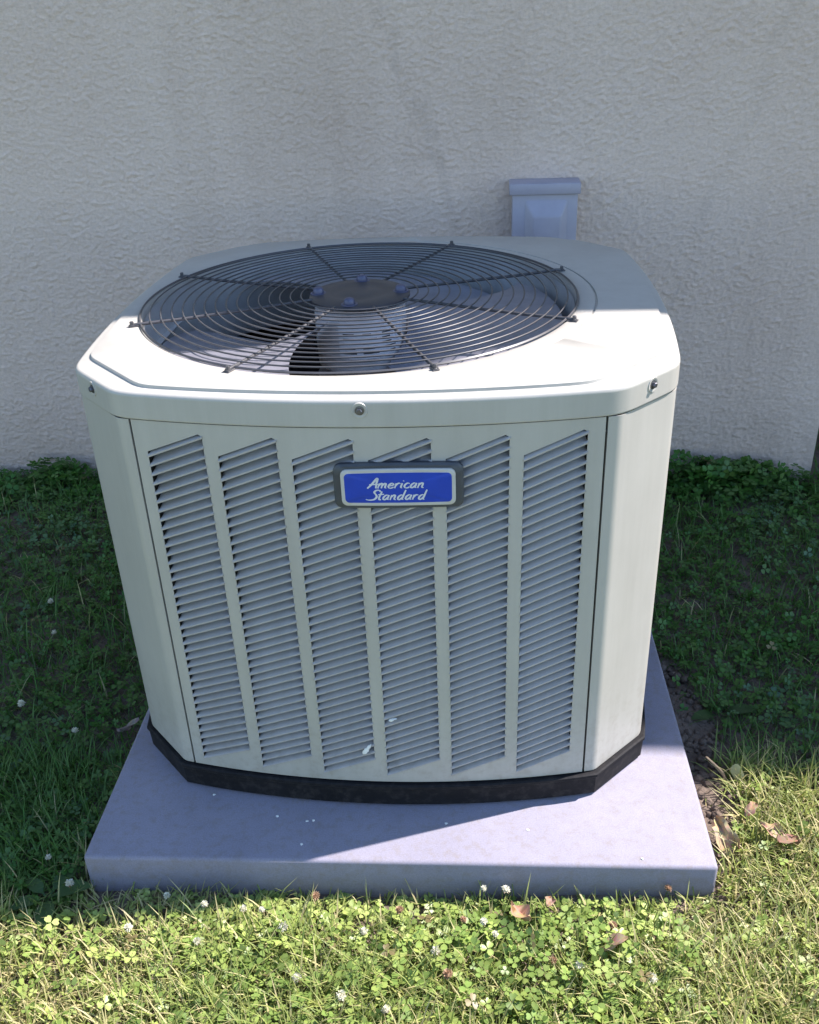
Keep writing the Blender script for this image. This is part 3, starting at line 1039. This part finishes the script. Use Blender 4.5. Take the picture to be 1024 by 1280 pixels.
# ------------------------------------------------------------------ line set cover on the wall behind
def line_cover():
    yb, yf = WALL_Y-0.006, 0.955
    t = thing('line_set_cover', (0.335, WALL_Y-0.006, 0.0), 'blue grey plastic pipe cover with capped top fixed to the stucco wall', 'pipe cover')
    xl, xr = 0.2475, 0.4195
    part('cover_body', box(xl, xr, yf, yb, 0.50, 0.800, 0.004, 2), M['pvc'], t, 40)
    part('cap', box(xl-0.0085, xr+0.0065, yf-0.009, yb, 0.797, 0.826, 0.0035, 2), M['pvc'], t, 40)
    # raised middle with sloping sides
    x0, x1, z0, z1 = 0.281, 0.393, 0.53, 0.782
    i0, i1, j0, j1 = 0.303, 0.376, 0.555, 0.743
    V = [(x0, yf-0.0005, z0), (x1, yf-0.0005, z0), (x1, yf-0.0005, z1), (x0, yf-0.0005, z1), (i0, yf-0.021, j0), (i1, yf-0.021, j0), (i1, yf-0.021, j1), (i0, yf-0.021, j1)]
    Fc = [(4, 5, 6, 7), (0, 1, 5, 4), (1, 2, 6, 5), (2, 3, 7, 6), (3, 0, 4, 7), (3, 2, 1, 0)]
    bm = bmesh.new()
    vs = [bm.verts.new(p) for p in V]
    for q in Fc: bm.faces.new([vs[i] for i in q])
    bmesh.ops.bevel(bm, geom=[e for e in bm.edges if any(v.co.y < yf-0.02 for v in e.verts)], offset=0.005, segments=3, profile=0.5, affect='EDGES')
    part('raised_middle', bm_vf(bm), M['pvc'], t, 40)
    part('duct', box(xl+0.02, xr-0.02, yf+0.012, yb, 0.16, 0.502, 0.004, 2), M['pvc'], t, 40)
    part('insulated_pipe', tube(catmull([(0.31, 0.99, 0.20), (0.31, 0.97, 0.10), (0.29, 0.86, 0.06), (0.25, 0.68, 0.10), (0.24, 0.545, 0.16)], 8), 0.02, 12), M['foam'], t, 60)
    part('liquid_pipe', tube(catmull([(0.37, 0.99, 0.20), (0.37, 0.97, 0.08), (0.35, 0.84, 0.05), (0.33, 0.68, 0.07), (0.32, 0.545, 0.12)], 8), 0.006, 8), M['copper'], t, 60)
line_cover()

# ------------------------------------------------------------------ lawn
def build_soup(name, V, T, C, material, label, cat, smooth=True):
    me = bpy.data.meshes.new(name)
    me.vertices.add(len(V))
    me.vertices.foreach_set('co', V.astype(np.float32).ravel())
    me.loops.add(T.size)
    me.loops.foreach_set('vertex_index', T.astype(np.int32).ravel())
    me.polygons.add(len(T))
    me.polygons.foreach_set('loop_start', np.arange(len(T), dtype=np.int32)*3)
    me.polygons.foreach_set('use_smooth', np.full(len(T), smooth, dtype=bool))
    at_ = me.color_attributes.new('Col', 'FLOAT_COLOR', 'POINT')
    at_.data.foreach_set('color', np.concatenate([C, np.ones((len(C), 1))], 1).astype(np.float32).ravel())
    me.update(calc_edges=True)
    o = link(name, me, material)
    return tag(o, label, cat, kind='stuff')

def soil_patch(x, y):
    """bare strip along the right side of the pad"""
    w = 0.040+0.055*np.sin(np.clip((y+0.50)/0.62, 0, 1)*np.pi)+0.010*np.sin(31*y)
    return (x > 0.50) & (x < 0.562+w-0.012*y) & (y > -0.50) & (y < 0.12)

def scatter(n, x0, x1, y0, y1):
    x, y = rng.uniform(x0, x1, n), rng.uniform(y0, y1, n)
    keep = ~in_pad(x, y, 0.012)
    keep &= ~((y > WALL_Y-0.02) & (x < CORNER_X+0.02))
    keep &= ~(soil_patch(x, y) & (rng.random(n) < 0.94))
    # hidden ground behind the unit
    keep &= ~((np.abs(x) < 0.36) & (y > 0.62))
    # thinner away from what the camera can see
    far = (x < -1.45) | (x > 1.45) | (y < -1.05)
    keep &= ~(far & (rng.random(n) < 0.45))
    return x[keep], y[keep]

def rot_frames(az, tilt, spin):
    """columns: right, forward, normal for leaves tilted by tilt towards az"""
    nx, ny, nz = np.sin(tilt)*np.cos(az), np.sin(tilt)*np.sin(az), np.cos(tilt)
    N = np.stack([nx, ny, nz], -1)
    a = np.stack([np.cos(spin), np.sin(spin), np.zeros_like(spin)], -1)
    Rr = a-N*(a*N).sum(-1, keepdims=True)
    Rr /= np.linalg.norm(Rr, axis=-1, keepdims=True)
    Ff = np.cross(N, Rr)
    return Rr, Ff, N

def shade_lush(x, y):
    """1 where house and unit shade falls, painted in as darker, greener plants, 0 out in the open lawn"""
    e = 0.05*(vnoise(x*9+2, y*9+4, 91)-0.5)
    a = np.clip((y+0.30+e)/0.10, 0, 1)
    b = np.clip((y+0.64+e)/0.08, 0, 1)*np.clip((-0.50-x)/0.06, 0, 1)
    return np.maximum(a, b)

def clover(x, y, rmin, rmax, hmin, hmax, palette):
    n = len(x)
    # one leaflet: heart with folded middle (x along, y across, z up)
    lf = np.array([(0.05, 0, 0), (0.42, 0.40, 0.10), (0.82, 0.46, 0.12), (1.04, 0.24, 0.07), (0.92, 0, 0.0), (1.04, -0.24, 0.07), (0.82, -0.46, 0.12), (0.42, -0.40, 0.10)])
    lt = np.array([(0, 4, 1), (1, 4, 2), (2, 4, 3), (0, 7, 4), (7, 6, 4), (6, 5, 4)])
    base, tri = [], []
    for k in range(3):
        a = 2*math.pi*k/3
        c, s = math.cos(a), math.sin(a)
        p = lf.copy()
        p[:, 2] += 0.10*p[:, 0]
        q = np.stack([p[:, 0]*c-p[:, 1]*s, p[:, 0]*s+p[:, 1]*c, p[:, 2]], -1)
        tri.append(lt+len(lf)*k)
        base.append(q)
    base, tri = np.concatenate(base), np.concatenate(tri)
    nb = len(base)
    size = rng.uniform(rmin, rmax, n)*0.5
    patch = vnoise(x*3+40, y*3+40, 21)
    near = np.clip((PAD[2]-0.005-y)/0.09, 0.30, 1.0)
    near = np.where((y < PAD[2]) & (np.abs(x) < 0.62), near, 1.0)
    h = rng.uniform(hmin, hmax, n)*(0.65+0.7*patch)*near
    Rr, Ff, N = rot_frames(rng.uniform(0, 2*np.pi, n), np.abs(rng.normal(0, 0.58, n)), rng.uniform(0, 2*np.pi, n))
    droop = rng.uniform(-0.25, 0.9, n)
    zz = base[None, :, 2]*droop[:, None]
    P = (base[None, :, 0, None]*Rr[:, None]+base[None, :, 1, None]*Ff[:, None]+zz[..., None]*N[:, None])*size[:, None, None]
    g = ground_height(x, y)
    top = np.stack([x, y, g+h], -1)
    P = P+top[:, None]
    # petiole
    off = rng.normal(0, 0.012, (n, 2))
    foot = np.stack([x+off[:, 0], y+off[:, 1], g-0.004], -1)
    side = np.stack([np.cos(off[:, 0]*900), np.sin(off[:, 0]*900), np.zeros(n)], -1)*0.0009
    st = np.stack([foot-side, foot+side, top], 1)
    Vv = np.concatenate([P, st], 1)
    nv = nb+3
    T = np.concatenate([tri, [[nb, nb+1, nb+2]]])
    T = (T[None]+(np.arange(n)*nv)[:, None, None]).reshape(-1, 3)
    pal = np.array(palette)
    w = np.clip(0.55*rng.random(n)+0.45*vnoise(x*5, y*5, 5), 0, 0.999)
    i0 = np.floor(w*(len(pal)-1)).astype(int)
    fr = (w*(len(pal)-1)-i0)[:, None]
    col = pal[i0]*(1-fr)+pal[i0+1]*fr
    col = col*rng.uniform(0.75, 1.25, (n, 1))
    shd = shade_lush(x, y)[:, None]
    col = col*(1-shd)+np.minimum(col, 0.26)*np.array([0.42, 0.78, 0.56])*shd  # greener leaves in the shaded zone, with extra shade painted into their colour
    dry = rng.random(n) < 0.015*(1-0.7*shd[:, 0])
    col[dry] = np.array([0.26, 0.21, 0.10])*rng.uniform(0.6, 1.2, (dry.sum(), 1))
    C = np.repeat(col[:, None], nv, 1)
    # paler crescent marking across the middle of each leaflet
    for k in range(3):
        C[:, k*8+4] *= 1.18
    C[:, nb:] = np.array([0.16, 0.20, 0.07])
    return Vv.reshape(-1, 3), T, C.reshape(-1, 3)

def grass(x, y, lmin, lmax, wid, dryness):
    n = len(x)
    g = ground_height(x, y)
    L = rng.uniform(lmin, lmax, n)*(0.7+0.6*vnoise(x*4, y*4, 8))
    L = L*np.where((y < PAD[2]) & (y > PAD[2]-0.09) & (np.abs(x) < 0.62) & (rng.random(n) < 0.93), 0.55, 1.0)
    az = rng.uniform(0, 2*np.pi, n)
    lean = np.abs(rng.normal(0.55, 0.35, n))
    curl = rng.uniform(0.2, 1.4, n)
    d = np.stack([np.cos(az), np.sin(az), np.zeros(n)], -1)
    sd_ = np.stack([-np.sin(az), np.cos(az), np.zeros(n)], -1)
    w = rng.uniform(0.6, 1.3, n)*wid
    pts, ws = [], [1.0, 0.92, 0.6, 0.0]
    p = np.stack([x, y, g-0.004], -1)
    pts.append(p)
    for k in range(3):
        a = np.clip(lean+curl*k/3, 0, 1.9)
        p = p+(d*np.sin(a)[:, None]+np.array([0, 0, 1])*np.cos(a)[:, None])*(L/3)[:, None]
        p[:, 2] = np.maximum(p[:, 2], g+0.003)
        pts.append(p)
    rows = []
    for k in range(3):
        rows += [pts[k]-sd_*(w*ws[k]/2)[:, None], pts[k]+sd_*(w*ws[k]/2)[:, None]]
    rows.append(pts[3])
    Vv = np.stack(rows, 1)
    T = np.array([(0, 1, 3), (0, 3, 2), (2, 3, 5), (2, 5, 4), (4, 5, 6)])
    T = (T[None]+(np.arange(n)*7)[:, None, None]).reshape(-1, 3)
    green = np.array([0.17, 0.24, 0.055])
    lime = np.array([0.36, 0.39, 0.11])
    straw = np.array([0.60, 0.51, 0.27])
    u = rng.random((n, 1))
    col = green*(1-u)+lime*u
    shd = shade_lush(x, y)
    col = col*(1-shd[:, None])+np.minimum(col, 0.26)*np.array([0.44, 0.80, 0.56])*shd[:, None]  # shade of house and unit deepened in the blade colour, also greener
    dr = rng.random(n) < dryness(x, y)*(1-0.85*shd)
    v = rng.uniform(0.5, 1.0, (n, 1))
    col = np.where(dr[:, None], straw*v+col*(1-v), col)*rng.uniform(0.75, 1.2, (n, 1))
    C = np.repeat(col[:, None], 7, 1)
    C[:, 6] = np.where(shd[:, None] > 0.5, C[:, 6], C[:, 6]*0.6+straw*0.4)
    return Vv.reshape(-1, 3), T, C.reshape(-1, 3)

def lawn():
    pal = [(0.115, 0.18, 0.045), (0.20, 0.29, 0.07), (0.34, 0.42, 0.11), (0.50, 0.56, 0.20)]
    x, y = scatter(43000, -2.0, 2.0, -1.45, 1.02)
    # clover thins out towards the right of the pad where grass takes over
    keep = rng.random(len(x)) < np.clip(np.where((x > 0.5) & (y < -0.1), 0.42, np.where((x < -0.30) & (y < -0.70), 0.5, 1.0))*(0.15+1.5*vnoise(x*6+3, y*6+8, 77)), 0, 1)
    xf_, yf_ = rng.uniform(-1.2, 1.2, 4500), rng.uniform(-1.0, -0.565, 4500)
    kf = ~in_pad(xf_, yf_, 0.004) & (rng.random(4500) < np.where(xf_ > 0.5, 0.35, np.where(xf_ < -0.4, 0.45, 1.0)))
    x, y = np.concatenate([x[keep], xf_[kf]]), np.concatenate([y[keep], yf_[kf]])
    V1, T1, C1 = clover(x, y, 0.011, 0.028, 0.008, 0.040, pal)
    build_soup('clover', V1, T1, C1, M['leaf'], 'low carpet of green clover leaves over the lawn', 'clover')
    # round leaves of ground ivy mixed in where it is shady: larger, upright along the wall
    xs = rng.uniform(-1.9, CORNER_X+0.1, 1500)
    ys = WALL_Y-0.03-np.abs(rng.normal(0, 0.10, 1500))
    k = ~in_pad(xs, ys, 0.01)
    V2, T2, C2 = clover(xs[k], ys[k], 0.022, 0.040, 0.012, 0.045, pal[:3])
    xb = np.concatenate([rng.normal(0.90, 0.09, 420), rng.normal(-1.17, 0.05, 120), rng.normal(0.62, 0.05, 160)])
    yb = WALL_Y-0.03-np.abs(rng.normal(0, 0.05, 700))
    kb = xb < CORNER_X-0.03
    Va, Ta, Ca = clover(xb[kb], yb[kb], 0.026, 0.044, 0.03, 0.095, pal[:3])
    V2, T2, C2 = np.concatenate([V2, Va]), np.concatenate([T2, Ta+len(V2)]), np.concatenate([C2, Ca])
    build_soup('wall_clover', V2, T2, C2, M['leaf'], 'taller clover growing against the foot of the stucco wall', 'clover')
    dry = lambda a, b: np.clip(0.22+0.35*(vnoise(a*4+9, b*4+2, 31)-0.4)+0.22*((b < -0.5) & (a < -0.3))+0.15*((a > 0.5) & (b < -0.2)), 0.05, 0.8)
    x, y = scatter(125000, -2.0, 2.0, -1.45, 1.02)
    kk = rng.random(len(x)) < np.where(y > -0.25, 0.45, 1.0)
    x, y = x[kk], y[kk]
    xf_, yf_ = rng.uniform(-1.25, 1.25, 34000), rng.uniform(-1.05, -0.25, 34000)
    kf = ~in_pad(xf_, yf_, 0.004) & ~soil_patch(xf_, yf_) & (rng.random(34000) < 0.35+0.65*np.clip((-0.60-yf_)/0.12, 0, 1)+0.6*((xf_ > 0.5) | (xf_ < -0.6)))
    x, y = np.concatenate([x, xf_[kf]]), np.concatenate([y, yf_[kf]])
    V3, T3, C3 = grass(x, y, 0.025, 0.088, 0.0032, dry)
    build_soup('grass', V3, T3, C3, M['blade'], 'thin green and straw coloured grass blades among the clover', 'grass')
    # past the house corner
    x, y = rng.uniform(CORNER_X+0.02, 3.0, 9000), rng.uniform(1.0, 3.0, 9000)
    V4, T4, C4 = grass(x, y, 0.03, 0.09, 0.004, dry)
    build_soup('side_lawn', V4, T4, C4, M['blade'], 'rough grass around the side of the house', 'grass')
lawn()

# ------------------------------------------------------------------ single plants and litter
def colour(me, fn):
    a = me.color_attributes.new('Col', 'FLOAT_COLOR', 'POINT')
    a.data.foreach_set('color', np.array([(*fn(v.co), 1.0) for v in me.vertices], dtype=np.float32).ravel())

def flower_protos():
    heads = []
    for s in range(3):
        V, Fc = [], []
        rr = random.Random(50+s)
        R0 = 0.0092
        for k in range(80):
            z = 1-(k+0.5)/80*1.6
            a = k*2.39996+rr.uniform(-0.2, 0.2)
            q = math.sqrt(max(0, 1-z*z))
            d = Vector((q*math.cos(a), q*math.sin(a), z)).normalized()
            t = Vector((-math.sin(a), math.cos(a), 0))
            b = d*R0*0.35
            up = Vector((0, 0, 1))
            tip = d*R0*rr.uniform(0.75, 1.35)+up*R0*0.25
            mid = (b+tip)/2+up*R0*0.12
            i = len(V)
            V += [tuple(b), tuple(mid+t*R0*0.2), tuple(tip), tuple(mid-t*R0*0.2)]
            Fc += [(i, i+1, i+2), (i, i+2, i+3)]
        bm = bmesh.new()
        bmesh.ops.create_icosphere(bm, subdivisions=1, radius=R0*0.62)
        V, Fc = join((V, Fc), bm_vf(bm))
        me = mesh('flower_head', V, Fc)
        brown = (0.30, 0.20, 0.12)
        wc = (0.80, 0.78, 0.66)
        colour(me, lambda c: tuple(brown[i]*0.9 if c.z < -0.001 else wc[i] for i in range(3)) if s < 2 else tuple((0.42, 0.28, 0.18)[i]*(1.0 if c.z < 0.004 else 1.35) for i in range(3)))
        me.materials.append(M['flower'])
        heads.append(me)
    return heads
HEADS = flower_protos()
stem_me = mesh('stem', *tube([(0, 0, -0.052), (0.003, 0.001, -0.026), (0, 0, 0)], 0.0009, 5))
colour(stem_me, lambda c: (0.15, 0.20, 0.07))
stem_me.materials.append(M['leaf'])
def flower(px, py, kind, label, group):
    p = at(px, py, 2, GZ+0.045)
    t = thing('clover_flower', (p.x, p.y, GZ), label, 'flower', group)
    o = link('flower_head', HEADS[kind], None, t)
    o.location = (0, 0, 0.045)
    s = rnd.uniform(0.55, 0.85)
    o.scale = (s, s, s*rnd.uniform(0.8, 1.05))
    o.rotation_euler = (rnd.uniform(-0.5, 0.5), rnd.uniform(-0.5, 0.5), rnd.uniform(0, 6))
    q = link('stem', stem_me, None, t)
    q.location = (0, 0, 0.042)
    q.rotation_euler = (0, 0, rnd.uniform(0, 6))
G1 = 'white clover flowers in the sunlit lawn'
for i, (x, y) in enumerate([(209, 1120), (247, 1177), (355, 1158), (372, 1224), (427, 1245), (483, 1263), (304, 1137), (256, 1131), (619, 1168), (605, 1152), (605, 1111), (632, 1113), (725, 1206), (815, 1223), (327, 1138), (455, 1165), (160, 1160), (545, 1190)]):
    flower(x, y, i % 2, 'small white clover flower in the sunlit lawn before the pad', G1)
G2 = 'withered clover flowers in the sunlit lawn'
for x, y in [(692, 1201), (766, 1157), (835, 1111), (579, 1150), (500, 1138), (395, 1120), (560, 1218)]:
    flower(x, y, 2, 'brown withered clover flower in the sunlit lawn before the pad', G2)
G3 = 'clover flowers in the shade left of the pad'
for x, y in [(87, 1105), (68, 791), (94, 914), (63, 752), (61, 1072), (27, 880)]:
    flower(x, y, 0, 'pale clover flower in the shaded lawn beside the pad and unit', G3)

def dry_leaf(px, py, size, spin, seed, label, dz=0.05, col=(0.40, 0.26, 0.15), name='dead_leaf', tilt=0.4, group=None, squash=0.55):
    rr = random.Random(seed)
    p = at(px, py, 2, GZ+dz)
    n = 9
    V, Fc = [], []
    for side in (0, 1):
        for i in range(n):
            t = i/(n-1)
            w = squash*math.sin(math.pi*min(1, t*0.93+0.05))**0.8*(1+0.25*math.sin(9*t+seed))
            for j in (-1, -0.5, 0, 0.5, 1):
                zc = 0.35*(j*j)*w + 0.22*math.sin(3*t+seed)+0.08*math.sin(7*t+5*j+seed)
                V.append(((t-0.5)*size, j*w*size*0.5, zc*size-side*0.0005))
    m_ = n*5
    for i in range(n-1):
        for j in range(4):
            a = i*5+j
            Fc.append((a, a+5, a+6, a+1))
            Fc.append((m_+a+1, m_+a+6, m_+a+5, m_+a))
    me = mesh(name, V, Fc, 60)
    colour(me, lambda c: tuple(k*(0.75+0.5*rr.random()) for k in col))
    me.materials.append(M['dry'])
    o = link(name, me, None)
    o.location = p
    o.rotation_euler = (rr.uniform(-tilt, tilt), rr.uniform(-tilt, tilt), spin)
    return tag(o, label, 'leaf', group)
dry_leaf(651, 1138, 0.052, 2.2, 3, 'curled tan dead leaf lying before the front edge of the pad')
dry_leaf(769, 1181, 0.042, 0.2, 5, 'flat brown dead leaf lying in the grass before the pad', col=(0.36, 0.24, 0.16))
dry_leaf(687, 1127, 0.030, 1.2, 8, 'small crumpled brown leaf touching the front of the pad', col=(0.33, 0.22, 0.15))
dry_leaf(908, 1048, 0.075, 1.9, 12, 'large curled orange tan dead leaf beside the right edge of the pad', col=(0.46, 0.32, 0.20), squash=0.5, dz=0.035, tilt=0.7)
dry_leaf(966, 1038, 0.045, 2.4, 17, 'pale pinkish dead leaf in the grass right of the pad', col=(0.46, 0.32, 0.22))
dry_leaf(988, 1050, 0.050, 0.5, 21, 'dark brown dead leaf in the grass right of the pad', col=(0.24, 0.15, 0.10))
dry_leaf(938, 1012, 0.034, 0.9, 25, 'small brown dead leaf near the bare soil by the pad', col=(0.34, 0.23, 0.15))
dry_leaf(160, 905, 0.05, 0.3, 29, 'grey pink dead leaf in the shade against the left pad edge', col=(0.36, 0.27, 0.24), squash=0.3)

# broad weed leaf in the shade by the front left corner
def plantain(px, py, label, k=4, size=0.055):
    p = at(px, py, 2, GZ+0.02)
    t = thing('plantain', (p.x, p.y, GZ), label, 'weed')
    for i in range(k):
        n = 8
        V, Fc = [], []
        a = 2*math.pi*i/k+rnd.uniform(-0.4, 0.4)
        L = size*rnd.uniform(0.8, 1.2)
        for q in range(n):
            s = q/(n-1)
            w = 0.45*math.sin(math.pi*(0.04+0.93*s))**0.7 if s > 0.25 else 0.06+0.6*max(0, s-0.1)
            for j in (-1, 0, 1):
                r = 0.006+s*L
                V.append((r*math.cos(a)-j*w*L*0.5*math.sin(a), r*math.sin(a)+j*w*L*0.5*math.cos(a), 0.012+0.55*L*s-0.42*L*s*s+0.10*L*w*abs(j)))
        for q in range(n-1):
            for j in range(2):
                Fc.append((q*3+j, q*3+3+j, q*3+4+j, q*3+1+j))
        me = mesh('leaf', V, Fc, 60)
        b = rnd.uniform(0.8, 1.2)
        colour(me, lambda c: (0.07*b, 0.13*b, 0.045*b))
        me.materials.append(M['leaf'])
        link('leaf', me, None, t)
plantain(58, 1118, 'broad leaved weed in shade by the front left corner of the pad', 5, 0.065)
plantain(900, 890, 'broad leaved weed in shade right of the bare soil strip', 5, 0.06)

# dry sprig standing in the bare soil right of the pad
def sprig():
    b = at(902, 984, 2, GZ)
    t = thing('dry_sprig', b, 'bent dry sprig with one pale leaf standing in the bare soil', 'sprig')
    d = 1.0/700
    pts = [(0, 0, 0), (0.004, 0, 0.018), (-0.002, 0.002, 0.036), (-0.016, 0.004, 0.052), (-0.036, 0.006, 0.072)]
    pts = [b+Vector(p) for p in pts]
    o = part('stem', tube(catmull(pts, 5), [0.0032-0.0014*i/20 for i in range(21)], 6), M['dry'], t, 70)
    colour(o.data, lambda c: (0.55, 0.40, 0.26))
    o2 = part('twig', tube(catmull([pts[2], pts[2]+Vector((0.012, 0.0, 0.010)), pts[2]+Vector((0.030, 0.0, 0.010))], 5), 0.0012, 5), M['dry'], t, 70)
    colour(o2.data, lambda c: (0.35, 0.30, 0.15))
    V, Fc = [], []
    for i in range(7):
        s = i/6
        w = 0.016*math.sin(math.pi*(0.08+0.86*s))
        for j in (-1, 0, 1):
            V.append(tuple(pts[2]+Vector((0.014+s*0.026, -0.006*s+j*w*0.3, 0.012-0.012*s*s+j*w-0.004*abs(j)))))
    for i in range(6):
        for j in (0, 1): Fc.append((i*3+j, i*3+3+j, i*3+4+j, i*3+1+j))
    o3 = part('leaf', (V, Fc), M['dry'], t, 70)
    colour(o3.data, lambda c: (0.50, 0.50, 0.27))
sprig()

# clods in the bare strip
def clods():
    V, Fc = [], []
    for k in range(260):
        y = rnd.uniform(-0.46, 0.10)
        x = rnd.uniform(0.575, 0.67)
        if not bool(soil_patch(np.array(x), np.array(y))): continue
        r = rnd.uniform(0.003, 0.011)
        bm = bmesh.new()
        bmesh.ops.create_icosphere(bm, subdivisions=1, radius=r)
        for v in bm.verts: v.co = v.co*rnd.uniform(0.7, 1.25)
        v, f = xf(bm_vf(bm), Matrix.Translation((x, y, float(ground_height(x, y))+r*0.3)))
        b = len(V)
        V += v
        Fc += [tuple(i+b for i in q) for q in f]
    o = part('soil_clods', (V, Fc), M['soil'], None, 80)
    tag(o, 'crumbs of bare brown soil along the right pad edge', 'soil', kind='stuff')
clods()

# white smears on the louvres and specks on the slab
def smear(px, py, L, ang, label):
    p = at(px, py, 1, Fy(0.0)-0.004)
    V, Fc = [], []
    n = 10
    rr = random.Random(int(px))
    for i in range(n):
        s = i/(n-1)
        w = L*0.15*math.sin(math.pi*(0.04+0.92*s**0.7))*rr.uniform(0.5, 1.4)
        for j in (-1, 0, 1):
            u, v = (s-0.5)*L, j*w
            V.append((u*math.cos(ang)-v*math.sin(ang), -0.0012*(j == 0)-0.0006*math.sin(6*s), u*math.sin(ang)+v*math.cos(ang)))
    b = len(V)
    V += [(x, y+0.002, z) for x, y, z in V]
    for i in range(n-1):
        for j in (0, 1):
            a = i*3+j
            Fc.append((a, a+3, a+4, a+1))
            Fc.append((b+a+1, b+a+4, b+a+3, b+a))
    me = mesh('white_smear', V, Fc, 60)
    o = link('white_smear', me, M['drop'])
    o.location = p
    tag(o, label, 'smear')
smear(459, 937, 0.027, 0.95, 'chalky white smear on the lowest louvres of the third column')
smear(491, 900, 0.015, 0.3, 'faint small white smear on the lower louvres beside a panel rib')
for i, (x, y) in enumerate([(268, 993), (347, 1020), (384, 1026), (377, 1055), (558, 1029), (660, 1037), (803, 1073), (392, 1025)]):
    p = at(x, y, 2, 0.001)
    bm = bmesh.new()
    bmesh.ops.create_icosphere(bm, subdivisions=1, radius=0.0026)
    for v in bm.verts: v.co = Vector((v.co.x*rnd.uniform(0.6, 1.6), v.co.y*rnd.uniform(0.6, 1.4), v.co.z*0.35))
    o = link('petal_speck', mesh('petal_speck', *bm_vf(bm), 80), M['drop'])
    o.location = (p.x, p.y, 0.0006)
    tag(o, 'tiny white speck lying on top of the grey pad', 'speck', 'white specks on the pad')
